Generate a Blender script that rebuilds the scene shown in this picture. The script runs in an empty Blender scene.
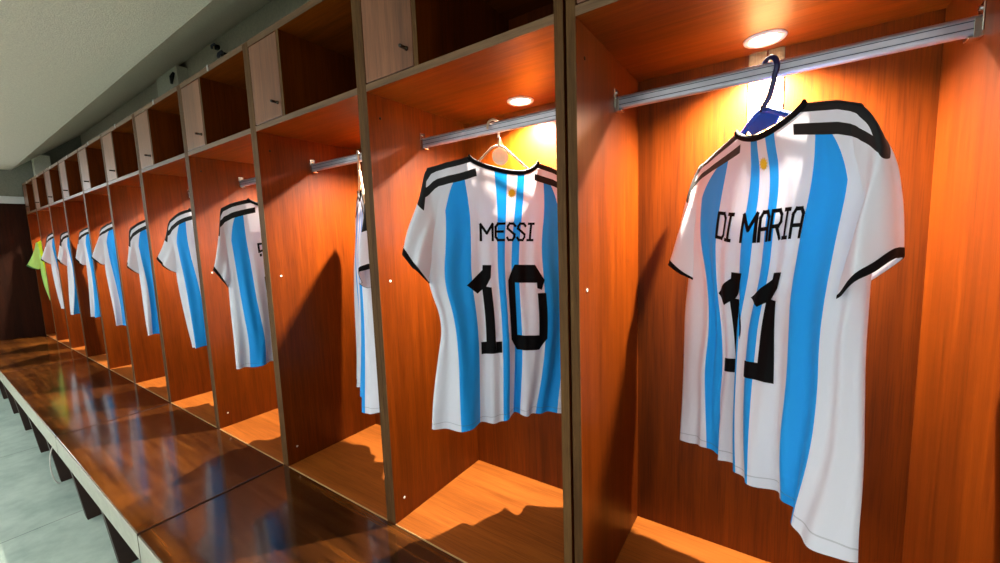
import bpy, bmesh, math, random
from mathutils import Vector, Matrix
PI = math.pi
C = bpy.context.scene.collection
random.seed(7)

# ------------------------------------------------------------------ helpers
def tag(o, label=None, cat=None, group=None, kind=None):
    if label: o['label'] = label
    if cat: o['category'] = cat
    if group: o['group'] = group
    if kind: o['kind'] = kind
    return o
def empty(name, loc=(0, 0, 0), rz=0.0, label=None, cat=None, group=None):
    o = bpy.data.objects.new(name, None); C.objects.link(o)
    o.location = loc; o.rotation_euler = (0, 0, rz); o.empty_display_size = .05
    return tag(o, label, cat, group)
def mesh_obj(name, me, mat, parent=None):
    o = bpy.data.objects.new(name, me); C.objects.link(o)
    if mat is not None and len(me.materials) == 0: me.materials.append(mat)
    if parent is not None: o.parent = parent
    return o
def bm_obj(name, bm, mat, parent=None, smooth=False):
    me = bpy.data.meshes.new(name); bm.to_mesh(me); bm.free()
    if smooth:
        for p in me.polygons: p.use_smooth = True
    return mesh_obj(name, me, mat, parent)
def add_box(bm, x0, x1, y0, y1, z0, z1, bev=0.0):
    r = bmesh.ops.create_cube(bm, size=1.0)
    vs = r['verts']
    bmesh.ops.scale(bm, vec=(abs(x1-x0), abs(y1-y0), abs(z1-z0)), verts=vs)
    bmesh.ops.translate(bm, vec=((x0+x1)/2, (y0+y1)/2, (z0+z1)/2), verts=vs)
    if bev:
        es = list({e for v in vs for e in v.link_edges})
        bmesh.ops.bevel(bm, geom=es, offset=bev, segments=2, affect='EDGES', profile=.6)
def box(name, x0, x1, y0, y1, z0, z1, mat, parent=None, bev=0.0):
    bm = bmesh.new(); add_box(bm, x0, x1, y0, y1, z0, z1, bev)
    return bm_obj(name, bm, mat, parent)
def tube(bm, pts, r, n=10, cap=True):
    pts = [Vector(p) for p in pts]; rings = []
    up = Vector((0.013, 0.02, 1)).normalized(); prev = None
    for i, p in enumerate(pts):
        t = (pts[min(i+1, len(pts)-1)] - pts[max(i-1, 0)]).normalized()
        if prev is None:
            a = t.cross(up)
            if a.length < .05: a = t.cross(Vector((1, 0, 0)))
        else:
            a = prev - t*prev.dot(t)
        a.normalize(); prev = a; b = t.cross(a)
        rr = r[i] if isinstance(r, (list, tuple)) else r
        rings.append([bm.verts.new(p + a*rr*math.cos(2*PI*k/n) + b*rr*math.sin(2*PI*k/n)) for k in range(n)])
    for A, B in zip(rings, rings[1:]):
        for k in range(n): bm.faces.new((A[k], A[(k+1) % n], B[(k+1) % n], B[k]))
    if cap:
        bm.faces.new(rings[0][::-1]); bm.faces.new(rings[-1])
def lathe(bm, prof, c=(0, 0, 0), n=32):   # prof of (r, z) about z
    rings = []
    for r, z in prof:
        if r < 1e-6: rings.append([bm.verts.new((c[0], c[1], c[2]+z))])
        else: rings.append([bm.verts.new((c[0]+r*math.cos(2*PI*k/n), c[1]+r*math.sin(2*PI*k/n), c[2]+z)) for k in range(n)])
    for A, B in zip(rings, rings[1:]):
        for k in range(n):
            a = [A[0]] if len(A) == 1 else [A[k], A[(k+1) % n]]
            b = [B[0]] if len(B) == 1 else [B[(k+1) % n], B[k]]
            if len(a)+len(b) > 2: bm.faces.new(a+b)
def smooth(x, a, b):
    t = min(1, max(0, (x-a)/(b-a))); return t*t*(3-2*t)

# ------------------------------------------------------------------ materials
def srgb(r, g, b):
    f = lambda c: (c/255/12.92) if c/255 <= .04045 else ((c/255+.055)/1.055)**2.4
    return (f(r), f(g), f(b), 1)
class NT:
    def __init__(s, name):
        s.m = bpy.data.materials.new(name); s.m.use_nodes = True
        s.t = s.m.node_tree; s.b = s.t.nodes['Principled BSDF']; s.out = s.t.nodes['Material Output']
    def n(s, typ, **kw):
        nd = s.t.nodes.new(typ)
        for k, v in kw.items():
            if k == 'inp':
                for a, b in v.items():
                    if isinstance(b, bpy.types.NodeSocket): s.t.links.new(b, nd.inputs[a])
                    else: nd.inputs[a].default_value = b
            else: setattr(nd, k, v)
        return nd
    def math(s, op, a, b=0.0, c=None):
        inp = {0: a, 1: b}
        if c is not None: inp[2] = c
        return s.n('ShaderNodeMath', operation=op, inp=inp).outputs[0]
    def ramp(s, fac, stops):
        r = s.n('ShaderNodeValToRGB', inp={0: fac}); e = r.color_ramp.elements
        while len(e) < len(stops): e.new(.5)
        for el, (p, c) in zip(e, stops): el.position = p; el.color = c
        return r.outputs[0]
    def mix(s, fac, a, b):
        nd = s.n('ShaderNodeMix', data_type='RGBA')
        for k, v in ((0, fac), (6, a), (7, b)):
            if isinstance(v, bpy.types.NodeSocket): s.t.links.new(v, nd.inputs[k])
            else: nd.inputs[k].default_value = v
        return nd.outputs[2]
    def set(s, **kw):
        for k, v in kw.items():
            k = k.replace('_', ' ')
            if isinstance(v, bpy.types.NodeSocket): s.t.links.new(v, s.b.inputs[k])
            else: s.b.inputs[k].default_value = v
        return s
    def bump(s, h, strength=.2, dist=.002):
        s.t.links.new(s.n('ShaderNodeBump', inp={'Height': h, 'Strength': strength, 'Distance': dist}).outputs[0], s.b.inputs['Normal'])
def wood(name, dark, mid, light, axis='Z', rough=.4, scale=1.0, spec=.5, coat=0.0, wear=False, bs=.25):
    w = NT(name)
    co = w.n('ShaderNodeTexCoord').outputs['Object']
    oi = w.n('ShaderNodeObjectInfo').outputs['Random']
    off = w.n('ShaderNodeCombineXYZ', inp={0: w.math('MULTIPLY', oi, 37.0), 1: w.math('MULTIPLY', oi, 11.0), 2: w.math('MULTIPLY', oi, 5.0)}).outputs[0]
    co = w.n('ShaderNodeVectorMath', operation='ADD', inp={0: co, 1: off}).outputs[0]
    st = {'Z': (1, 1, .05), 'X': (.05, 1, 1), 'Y': (1, .05, 1)}[axis]
    mp = w.n('ShaderNodeMapping', inp={0: co, 'Scale': tuple(a*scale for a in st)}).outputs[0]
    warp = w.n('ShaderNodeTexNoise', inp={'Vector': mp, 'Scale': 6.0, 'Detail': 3.0, 'Roughness': .55}).outputs[0]
    rings = w.n('ShaderNodeTexNoise', inp={'Vector': mp, 'Scale': 55.0, 'Detail': 4.0, 'Roughness': .6, 'Distortion': .6}).outputs[0]
    mp2 = w.n('ShaderNodeMapping', inp={0: co, 'Scale': tuple(a*scale*(1 if a == 1 else .5) for a in st)}).outputs[0]
    pores = w.n('ShaderNodeTexNoise', inp={'Vector': mp2, 'Scale': 420.0, 'Detail': 2.0}).outputs[0]
    f = w.math('ADD', w.math('MULTIPLY', warp, .55), w.math('MULTIPLY', rings, .45))
    base = w.ramp(f, [(.34, dark), (.5, mid), (.66, light)])
    pm = w.ramp(pores, [(.36, (.72, .68, .66, 1)), (.5, (1, 1, 1, 1))])
    colr = w.n('ShaderNodeMix', data_type='RGBA', blend_type='MULTIPLY'); w.t.links.new(base, colr.inputs[6]); w.t.links.new(pm, colr.inputs[7]); colr.inputs[0].default_value = .8
    r = rough
    if wear:
        ws = w.n('ShaderNodeTexNoise', inp={'Vector': co, 'Scale': 9.0, 'Detail': 6.0, 'Roughness': .7}).outputs[0]
        r = w.n('ShaderNodeMapRange', inp={0: ws, 1: .3, 2: .7, 3: rough*.75, 4: rough*1.3}).outputs[0]
    w.set(Base_Color=colr.outputs[2], Roughness=r, Specular_IOR_Level=spec, Coat_Weight=coat, Coat_Roughness=.06)
    h = w.math('ADD', w.math('MULTIPLY', pores, .5), w.math('MULTIPLY', rings, .5))
    if wear:
        big = w.n('ShaderNodeTexNoise', inp={'Vector': co, 'Scale': 28.0, 'Detail': 2.0}).outputs[0]
        h = w.math('ADD', w.math('MULTIPLY', h, .3), big)
        w.bump(h, .14, .0010)
    else:
        w.bump(h, bs, .0008)
    return w.m
def plain(name, col, rough=.5, metal=0.0, noise=0.0, nscale=60.0, spec=.5, bump=0.0):
    w = NT(name); c = col
    n = w.n('ShaderNodeTexNoise', inp={'Vector': w.n('ShaderNodeTexCoord').outputs['Object'], 'Scale': nscale, 'Detail': 4.0}).outputs[0]
    k = noise if noise else .06
    c = w.ramp(n, [(.3, tuple(v*(1-k) for v in col[:3])+(1,)), (.7, tuple(min(1, v*(1+k)) for v in col[:3])+(1,))])
    w.set(Base_Color=c, Roughness=rough, Metallic=metal, Specular_IOR_Level=spec)
    if bump: w.bump(n, bump, .003)
    return w.m

M = {}
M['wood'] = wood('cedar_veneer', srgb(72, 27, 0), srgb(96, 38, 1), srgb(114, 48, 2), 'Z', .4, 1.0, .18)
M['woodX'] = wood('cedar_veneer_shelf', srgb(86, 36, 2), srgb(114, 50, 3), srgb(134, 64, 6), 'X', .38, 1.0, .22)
M['woodbase_lit'] = wood('cedar_veneer_base_lit', srgb(126, 66, 20), srgb(150, 82, 28), srgb(168, 96, 36), 'X', .34, 1.0, .3)  # base veneer lightened and yellowed, lamp light put into its colour
M['woodback'] = wood('cedar_veneer_back', srgb(74, 28, 0), srgb(98, 40, 1), srgb(116, 50, 2), 'Z', .42, .8, .18)
M['wooddoor_sheen'] = wood('cedar_veneer_door_sheen', srgb(96, 52, 32), srgb(132, 80, 54), srgb(158, 100, 70), 'Z', .28, 1.3, .9, 0, False, .015)  # same cedar made paler, greyish-pink room reflection put into the colour
M['edge'] = wood('edge_band', srgb(70, 45, 21), srgb(94, 64, 33), srgb(112, 80, 44), 'Z', .6, 2.2, .15)
M['edgeX'] = wood('edge_band_rail', srgb(86, 58, 36), srgb(114, 82, 54), srgb(134, 100, 68), 'X', .38, 2.2, .5)
M['bench'] = wood('bench_walnut', srgb(20, 10, 4), srgb(64, 34, 11), srgb(112, 64, 21), 'X', .13, .7, .7, .3, True)
M['benchedge'] = plain('bench_edge', srgb(168, 165, 150), .35, 0, .12, 30)
M['benchleg'] = plain('bench_leg', srgb(46, 22, 14), .5, 0, .2, 20)
M['trimlight'] = plain('base_edge_strip', srgb(196, 160, 112), .35, 0, .08)
M['alu'] = plain('aluminium', srgb(186, 186, 196), .38, .75, .05)
M['alugroove'] = plain('aluminium_groove', srgb(84, 86, 96), .5, .6)
M['chrome'] = plain('chrome', srgb(215, 212, 205), .18, 1.0, .03)
M['knob'] = plain('dark_chrome', srgb(92, 84, 80), .22, 1.0, .03)
M['dark'] = plain('dark_metal', srgb(28, 26, 27), .4, .6)
M['black'] = plain('black_cloth', srgb(11, 11, 14), .85, 0, .15, 400, .15)
M['print'] = plain('black_print', srgb(6, 6, 8), .7, 0, .1, 200, .12)
M['gold'] = plain('gold_thread', srgb(250, 205, 40), .5, 0, .2, 900)
M['blueplastic'] = plain('blue_plastic', srgb(20, 84, 196), .3, 0, .05)
M['navyplastic'] = plain('navy_plastic', srgb(24, 30, 72), .28, 0, .05)
M['blackplastic'] = plain('black_plastic', srgb(20, 20, 22), .35)
M['beigewire'] = plain('beige_wire', srgb(190, 165, 140), .35, .2)
M['peach'] = plain('peach_card', srgb(244, 196, 150), .7)
M['whiteplastic'] = plain('white_plastic', srgb(225, 222, 214), .4)
M['cream'] = wood('pale_strip', srgb(120, 92, 56), srgb(140, 110, 70), srgb(156, 126, 84), 'Z', .5, 1.5)
M['ceil'] = plain('ceiling_plaster', srgb(206, 203, 184), .95, 0, .14, 210, .2, .5)
M['slab'] = plain('rough_plaster', srgb(222, 217, 198), .95, 0, .10, 120, .2, .5)
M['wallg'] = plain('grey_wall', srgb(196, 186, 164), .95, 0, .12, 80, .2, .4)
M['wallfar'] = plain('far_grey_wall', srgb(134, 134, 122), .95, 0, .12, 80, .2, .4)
M['stripw'] = plain('white_strip', srgb(206, 212, 214), .6, 0, .04)
M['darkwood'] = wood('dark_cladding', srgb(26, 10, 4), srgb(42, 18, 7), srgb(54, 24, 10), 'Z', .6, .8, .12)

def floor_mat():
    w = NT('floor_tiles'); co = w.n('ShaderNodeTexCoord').outputs['Object']
    mp = w.n('ShaderNodeMapping', inp={0: co, 'Location': (-.05+2.52, .2, 0)}).outputs[0]
    br = w.n('ShaderNodeTexBrick', offset=0.0, inp={'Vector': mp, 'Color1': (1, 1, 1, 1), 'Color2': (.94, .94, .94, 1), 'Mortar': (.45, .45, .45, 1), 'Scale': 1.0, 'Mortar Size': .0035, 'Mortar Smooth': .3, 'Brick Width': 1.22, 'Row Height': .61})
    n1 = w.n('ShaderNodeTexNoise', inp={'Vector': co, 'Scale': 7.0, 'Detail': 7.0, 'Roughness': .65}).outputs[0]
    c = w.ramp(n1, [(.3, srgb(150, 172, 164)), (.55, srgb(178, 198, 188)), (.75, srgb(196, 212, 202))])
    mx = w.n('ShaderNodeMix', data_type='RGBA', blend_type='MULTIPLY'); mx.inputs[0].default_value = 1
    w.t.links.new(c, mx.inputs[6]); w.t.links.new(br.outputs[0], mx.inputs[7])
    w.set(Base_Color=mx.outputs[2], Roughness=.45)
    return w.m
M['floor'] = floor_mat()

def lens_mat():
    w = NT('lamp_lens'); w.set(Base_Color=(1, .9, .75, 1), Emission_Color=(1, .86, .66, 1), Emission_Strength=30.0)
    return w.m
M['lens'] = lens_mat()

def jersey_mat(name, kind='stripes'):
    """cloth: stripes are a function of the pattern position (UV 'pat'), shoulder bars of UV 'bar' = (distance from shoulder line, position along it)"""
    w = NT(name)
    uv = w.n('ShaderNodeUVMap', uv_map='pat').outputs[0]; sp = w.n('ShaderNodeSeparateXYZ', inp={0: uv})
    s, t = w.math('SUBTRACT', sp.outputs[0], .5), w.math('SUBTRACT', sp.outputs[1], 1.0)     # s across, t below hook
    ub = w.n('ShaderNodeUVMap', uv_map='bar').outputs[0]; sb = w.n('ShaderNodeSeparateXYZ', inp={0: ub})
    d, al = sb.outputs[0], sb.outputs[1]
    sb2 = w.n('ShaderNodeSeparateXYZ', inp={0: w.n('ShaderNodeUVMap', uv_map='bar2').outputs[0]}); d2, al2 = sb2.outputs[0], sb2.outputs[1]
    a = w.math('ABSOLUTE', s)
    white = srgb(230, 231, 243); blue = srgb(16, 160, 246)
    if kind == 'stripes':
        thin = w.math('LESS_THAN', w.math('ABSOLUTE', w.math('SUBTRACT', a, .0262)), .0125)
        # wide panels
        out = w.math('ADD', .186, w.math('MULTIPLY', w.math('ADD', t, .28), .012))
        inn = w.math('ADD', .120, w.math('MULTIPLY', w.math('ADD', t, .28), .012))
        wide = w.math('MULTIPLY', w.math('GREATER_THAN', a, inn), w.math('LESS_THAN', a, out))
        x = w.math('DIVIDE', w.math('SUBTRACT', a, .120), .068)
        cut = w.math('SUBTRACT', -.158, w.math('MULTIPLY', w.math('POWER', w.math('MAXIMUM', x, 0.0), 2.5), .108))
        wide = w.math('MULTIPLY', wide, w.math('LESS_THAN', t, cut))
        f = w.math('MULTIPLY', w.math('MAXIMUM', thin, wide), sp.outputs[2]) if False else w.math('MAXIMUM', thin, wide)
        sl = w.n('ShaderNodeAttribute', attribute_name='is_sleeve').outputs['Fac']
        f = w.math('MULTIPLY', f, w.math('SUBTRACT', 1.0, sl))
        c = w.mix(f, white, blue)
        b1 = w.math('LESS_THAN', d, .0145)
        b2 = w.math('LESS_THAN', w.math('ABSOLUTE', w.math('SUBTRACT', d2, .0425)), .0095)
        b1 = w.math('MULTIPLY', b1, w.math('MULTIPLY', w.math('GREATER_THAN', al, -.024), w.math('LESS_THAN', al, .232)))
        b2 = w.math('MULTIPLY', b2, w.math('MULTIPLY', w.math('GREATER_THAN', al2, -.024), w.math('LESS_THAN', al2, .232)))
        bb = w.math('MAXIMUM', b1, b2)
        c = w.mix(bb, c, srgb(12, 12, 15))
    else:
        x = w.n('ShaderNodeTexNoise', inp={'Vector': uv, 'Scale': 9.0, 'Detail': 1.0}).outputs[0]
        sl = w.n('ShaderNodeAttribute', attribute_name='is_sleeve').outputs['Fac']
        c = w.mix(w.math('MAXIMUM', sl, w.math('GREATER_THAN', a, .20)), srgb(228, 252, 20), srgb(190, 240, 130))
    seam = w.math('LESS_THAN', w.math('ABSOLUTE', w.math('ADD', t, .880)), .0011)
    c = w.mix(w.math('MULTIPLY', seam, .35), c, srgb(90, 96, 110))
    # knit
    weave = w.n('ShaderNodeTexNoise', inp={'Vector': uv, 'Scale': 900.0, 'Detail': 1.0}).outputs[0]
    crease = w.n('ShaderNodeTexNoise', inp={'Vector': w.n('ShaderNodeMapping', inp={0: uv, 'Scale': (1, .32, 1)}).outputs[0], 'Scale': 11.0, 'Detail': 3.0, 'Roughness': .5, 'Distortion': .8}).outputs[0]
    w.set(Base_Color=c, Roughness=.62, Specular_IOR_Level=.3, Sheen_Weight=.15)
    h = w.math('ADD', w.math('MULTIPLY', weave, .03), crease)
    w.bump(h, .35, .012)
    tr = w.n('ShaderNodeBsdfTranslucent', inp={0: c})
    ms = w.n('ShaderNodeMixShader', inp={0: .08})
    w.t.links.new(w.b.outputs[0], ms.inputs[1]); w.t.links.new(tr.outputs[0], ms.inputs[2])
    w.t.links.new(ms.outputs[0], w.out.inputs[0])
    return w.m
M['jersey'] = jersey_mat('striped_jersey_knit')
M['green'] = jersey_mat('green_jersey_knit', 'green')

# ------------------------------------------------------------------ dimensions
ZS, ZT, D, YB = 1.361, 1.689, .45, -.479
XS = [.665, 0, -.652, -1.312, -1.973, -2.65, -3.318, -3.965, -4.65, -5.273, -5.914, -6.521]
SPLIT = {1: .0035, 5: .003, 8: .003}
FL = -.365
XW = -6.56

# ------------------------------------------------------------------ setting
def struct(o, kind='structure'): o['kind'] = 'structure'; return o
struct(box('floor', XW-.1, 3.4, -3.2, .62, FL-.05, FL, M['floor']))
struct(box('ceiling', XW-.1, 3.4, -3.2, -.06, 1.84, 1.92, M['ceil']))
# sloping underside rising to the wall
bm = bmesh.new()
pr = [(-.06, 1.84), (.54, 2.325), (.54, 2.42), (-.06, 1.92)]
A = [bm.verts.new((XW-.1, y, z)) for y, z in pr]; B = [bm.verts.new((3.4, y, z)) for y, z in pr]
bm.faces.new(A[::-1]); bm.faces.new(B)
for i in range(4): bm.faces.new((A[i], A[(i+1) % 4], B[(i+1) % 4], B[i]))
bmesh.ops.recalc_face_normals(bm, faces=bm.faces[:])
struct(bm_obj('ceiling_slope', bm, M['slab']))
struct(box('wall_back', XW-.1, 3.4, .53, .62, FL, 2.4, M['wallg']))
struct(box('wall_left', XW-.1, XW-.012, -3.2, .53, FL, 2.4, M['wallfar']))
struct(box('wall_left_cladding', XW-.012, XW, -3.2, .46, FL, 1.478, M['darkwood']))
struct(box('trim_1', XW-.012, XW+.006, -3.2, .46, 1.478, 1.556, M['stripw']))
struct(box('wall_right', 3.3, 3.4, -3.2, .53, FL, 1.84, M['wallg']))
struct(box('column', -3.73, -3.31, .462, .53, 1.2, 2.262, M['slab']))
struct(box('pier', XW-.012, XW+.09, .105, .235, 1.56, 2.02, M['slab']))

# ------------------------------------------------------------------ lockers
RAILY = {0: .245}
def add_rail(parent, x0, x1, y, z):
    """oval aluminium rail with two fine grooves and a bracket at each end"""
    bm = bmesh.new(); hz, hy = .0165, .0075
    prof = []
    for k in range(9):
        a = PI*k/8; prof.append((y-hy*0+hy*math.cos(a), z+hz-hy+hy*math.sin(a)))
    for k in range(9):
        a = PI+PI*k/8; prof.append((y+hy*math.cos(a), z-hz+hy+hy*math.sin(a)))
    A = [bm.verts.new((x0, a, b)) for a, b in prof]; B = [bm.verts.new((x1, a, b)) for a, b in prof]
    n = len(prof)
    for i in range(n): bm.faces.new((A[i], B[i], B[(i+1) % n], A[(i+1) % n]))
    bm.faces.new(A); bm.faces.new(B[::-1])
    bmesh.ops.recalc_face_normals(bm, faces=bm.faces[:])
    r = bm_obj('hanging_rail', bm, M['alu'], parent)
    bm = bmesh.new()
    for dz in (-.0055, .0065): add_box(bm, x0+.002, x1-.002, y-hy-.0007, y-hy+.001, z+dz-.0008, z+dz+.0008)
    bm_obj('rail_groove', bm, M['alugroove'], r)
    for xe, s in ((x0, 1), (x1, -1)):
        bm = bmesh.new()
        add_box(bm, xe, xe+s*.003, y-.012, y+.012, z-.012, z+.034, .001)
        add_box(bm, xe, xe+s*.018, y-.0105, y+.0105, z-.022, z-.0175, .001)
        for q in (-1, 1): add_box(bm, xe, xe+s*.012, y+q*.0105-.001, y+q*.0105+.001, z-.02, z+.010, .0005)
        lathe_bm = bm
        tube(lathe_bm, [(xe+s*.002, y, z+.027), (xe+s*.006, y, z+.027)], .0045, 10)
        bm_obj('rail_bracket', bm, M['chrome'], r)
    return r

def make_locker(i):
    xl, xr = XS[i+1], XS[i]
    gl = SPLIT.get(i+1, .0003); gr = SPLIT.get(i, .0003)
    if i == 0: xr = XS[0]; gr = .0
    a, b = xl+gl, xr-gr
    T = .0205
    L = empty('locker', ((a+b)/2, 0, FL), label=LOCKER_LABELS[i], cat='locker', group='wooden lockers along the wall')
    ox, oz = (a+b)/2, FL
    def P(name, x0, x1, y0, y1, z0, z1, mat, par=L, bev=.0):
        if par is L: return box(name, x0-ox, x1-ox, y0, y1, z0-oz, z1-oz, mat, par, bev)
        return box(name, x0-ox, x1-ox, y0, y1, z0-oz, z1-oz, mat, par, bev)
    for (x0, x1) in ((a, a+T), (b-T, b)):
        p = P('side_panel', x0, x1, .0012, D, FL, ZT, M['wood'])
        P('edge_band', x0, x1, 0, .0012, .002, ZT, M['edge'], p)
    P('back_panel', a+T, b-T, D, D+.012, .0, ZT, M['woodback'])
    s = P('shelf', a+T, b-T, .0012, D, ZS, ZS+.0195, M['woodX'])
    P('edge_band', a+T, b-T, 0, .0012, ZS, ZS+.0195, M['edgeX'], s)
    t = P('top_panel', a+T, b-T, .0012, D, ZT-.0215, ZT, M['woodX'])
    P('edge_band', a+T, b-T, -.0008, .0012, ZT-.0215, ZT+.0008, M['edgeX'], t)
    bs = P('base_panel', a+T, b-T, .0018, D, -.02, .0, M['woodbase_lit'])
    P('edge_strip', a+T, b-T, .0002, .0018, -.02, .0010, M['trimlight'], bs)
    P('plinth', a+T, b-T, .05, .068, FL, -.02, M['darkwood'])
    # cupboard: partition + door on the left side of the top compartment
    xd = a+T+.2
    p = P('partition', xd, xd+.015, .0012, D, ZS+.0195, ZT-.0215, M['wood'])
    P('edge_band', xd, xd+.015, 0, .0012, ZS+.0195, ZT-.0215, M['edge'], p)
    d = P('door', a+T+.0035, xd-.002, -.0005, .0165, ZS+.0225, ZT-.0250, M['wooddoor_sheen'], L, .0008)
    bm = bmesh.new(); kx, kz = xd-.024, ZS+.070
    tube(bm, [(0, 0, 0), (0, -.004, 0), (0, -.005, 0), (0, -.021, 0), (0, -.023, 0), (0, -.026, 0)], [.0060, .0060, .0046, .0046, .0048, .0042], 14)
    k = bm_obj('knob', bm, M['knob'], d, True); k.location = (kx-ox, -.0005, kz-oz)
    # downlight recessed in the shelf underside
    cx = (a+b)/2 ; cy = .366
    bm = bmesh.new()
    lathe(bm, [(.030, .0), (.0335, -.004), (.042, -.0035), (.0435, -.0005), (.0435, .0), (.030, .0)], (0, 0, 0), 40)
    g = bm_obj('downlight', bm, M['whiteplastic'], L, True); g.location = (cx-ox, cy, ZS-.0002-oz)
    bm = bmesh.new(); lathe(bm, [(.0, -.0032), (.02, -.003), (.0298, -.0012), (.0298, 0), (0, 0)], (0, 0, 0), 40)
    bm_obj('lamp_lens', bm, M['lens'], g, True)
    la = bpy.data.lights.new('downlight_lamp', 'SPOT'); la.spot_size = math.radians(148); la.spot_blend = 1.0; la.shadow_soft_size = .009; la.energy = LAMP; la.color = (1, .87, .70)
    lo = bpy.data.objects.new('downlight_lamp', la); C.objects.link(lo); lo.location = (cx, cy, ZS-.022)
    # rail
    y = .245 if i == 0 else .220
    r = add_rail(L, a+T-ox, b-T-ox, y, 1.25-oz)
    # screw caps on the panel to the left of the bay, and the matching ones on the right
    for (px, py, pz) in () if i > 3 else ((a+T, .043, .80), (a+T, .043, .07), (a+T, .045, 1.295), (b-T, .043, .80), (b-T, .043, .07)):
        bm = bmesh.new(); s = 1 if px < ox else -1
        tube(bm, [(0, 0, 0), (s*.0012, 0, 0), (s*.0018, 0, 0)], [.0042, .0042, .003], 12)
        c = bm_obj('screw_cap', bm, M['whiteplastic'] if pz < 1 else M['dark'], L); c.location = (px-ox, py, pz-oz)
    # small white clip on the top rail
    if i >= 3:
        P('cable_clip', (a+b)/2-.004, (a+b)/2+.004, -.0045, -.0008, ZT-.021, ZT+.004, M['whiteplastic'], L, .001)
    if i == 0:
        P('pale_back_strip', .300, .337, D-.006, D, .35, ZS, M['cream'])
        P('pale_back_strip', .341, .374, D-.006, D, .35, ZS, M['cream'])
    return L
LAMP = 222.0
LOCKER_LABELS = [
 'locker bay nearest the viewer at the right, with pale batten on its back panel',
 'locker bay holding the number 10 jersey, left of the double front board',
 'locker bay where the jersey hangs edge-on, empty panel lit on its left',
 'locker bay holding the striped jersey with only its first name letter showing',
 'locker bay with the fifth jersey from the right, under a bare concrete column edge',
 'sixth wooden locker bay from the right, two bays left of the lettered jersey',
 'seventh wooden locker bay from the right, middle of the far row of bays',
 'eighth wooden locker bay from the right, slim jersey with curled sleeve hem',
 'ninth wooden locker bay from the right, third from the far dark wall',
 'tenth wooden locker bay from the right, beside the one with the green jersey',
 'last wooden locker bay against the dark far wall, holding the green jersey']
for i in range(11): make_locker(i)

# ------------------------------------------------------------------ benches
BX = [(2.3, .0), (.0, -1.33), (-1.33, -2.62), (-2.62, -4.63), (-4.63, XW)]
BL = ['glossy dark wood bench segment at the near right end, mostly out of frame',
      'glossy dark wood bench segment in the near foreground below the number 10 bay',
      'middle glossy bench segment reflecting the jerseys, second of the visible ones',
      'far glossy bench segment with the green reflection near its front edge',
      'farthest dark bench segment running up to the dark cladding wall']
def make_bench(k, x1, x0):
    g = .0055
    a, b = x0+g, x1-g
    L = empty('bench', ((a+b)/2, 0, FL), label=BL[k], cat='bench', group='bench segments in front of the lockers')
    ox = (a+b)/2
    bm = bmesh.new(); add_box(bm, a-ox, b-ox, YB, -.0015, -.030-FL, -.0008-FL, .002)
    bm_obj('bench_top', bm, M['bench'], L)
    bm = bmesh.new(); add_box(bm, a-ox, b-ox, YB-.003, YB+.022, -.098-FL, -.0305-FL, .002)
    add_box(bm, a-ox, b-ox, YB-.0030, YB-.0005, -.0305-FL, -.005-FL, .0008)
    bm_obj('front_edge', bm, M['benchedge'], L)
    box('gap_shade', b-ox, b-ox+.002, YB-.002, -.002, -.098-FL, -.0012-FL, M['benchleg'], L)  # dark sheet added to paint shade into the gap between bench segments
    for x in LEGS:
        if a < x-.03 and x < b:
            bm = bmesh.new(); t = .045
            pr = [(YB+.0225, -.0305), (YB+.0225, -.0985), (YB-.001, -.0985), (-.452, FL), (-.05, FL), (-.05, -.0305)]
            A = [bm.verts.new((x-t-ox, y, z-FL)) for y, z in pr]; B = [bm.verts.new((x-ox, y, z-FL)) for y, z in pr]
            bm.faces.new(A); bm.faces.new(B[::-1])
            for j in range(6): bm.faces.new((A[j], B[j], B[(j+1) % 6], A[(j+1) % 6]))
            bmesh.ops.recalc_face_normals(bm, faces=bm.faces[:])
            bm_obj('leg', bm, M['benchleg'], L)
    return L
LEGS = [1.8, 1.15, .55, -.10, -.65, -1.24, -1.80, -2.34, -2.93, -3.54, -4.14, -4.71, -5.32, -5.9, -6.45]
for k, (x1, x0) in enumerate(BX): make_bench(k, x1, x0)
# loop of pale cable by a bench leg
bm = bmesh.new()
tube(bm, [(-2.86+.035*math.sin(a)*.6, -.462-.03*abs(math.sin(a)), -.23+.11*math.cos(a)) for a in [PI*k/16 for k in range(17)]], .003, 8)
tag(bm_obj('cable', bm, M['whiteplastic'], None, True), 'thin white cable loop beside a bench leg under the front edge', 'cable')

# ------------------------------------------------------------------ fittings over the lockers
def clamp(name, x, y, z, s, label):
    e = empty(name, (x, y, z), label=label, cat='wall fitting')
    bm = bmesh.new(); add_box(bm, -s*.5, s*.5, .0, .53-y, -s*.35, s*.35, s*.08); bm_obj('bracket', bm, M['dark'], e)
    bm = bmesh.new(); tube(bm, [(-s*.7, -.012, -s*.1), (0, -.022, 0), (s*.7, -.012, s*.25)], s*.22, 10); bm_obj('clamp', bm, M['alugroove'], e, True)
clamp('wall_clamp', -2.66, .50, 2.17, .045, 'small dark bracket on the grey wall seen above the fourth locker bay from the right')
clamp('wall_hook', -2.77, .51, 2.255, .035, 'small black fitting at the top of the wall under the sloping slab')
bm = bmesh.new(); tube(bm, [(-3.35, .455, 2.22), (-3.37, .445, 2.19), (-3.40, .45, 2.15)], [.008, .014, .008], 10)
tag(bm_obj('column_hook', bm, M['dark'], None, True), 'small dark hook on the face of the concrete column', 'wall fitting')

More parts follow.
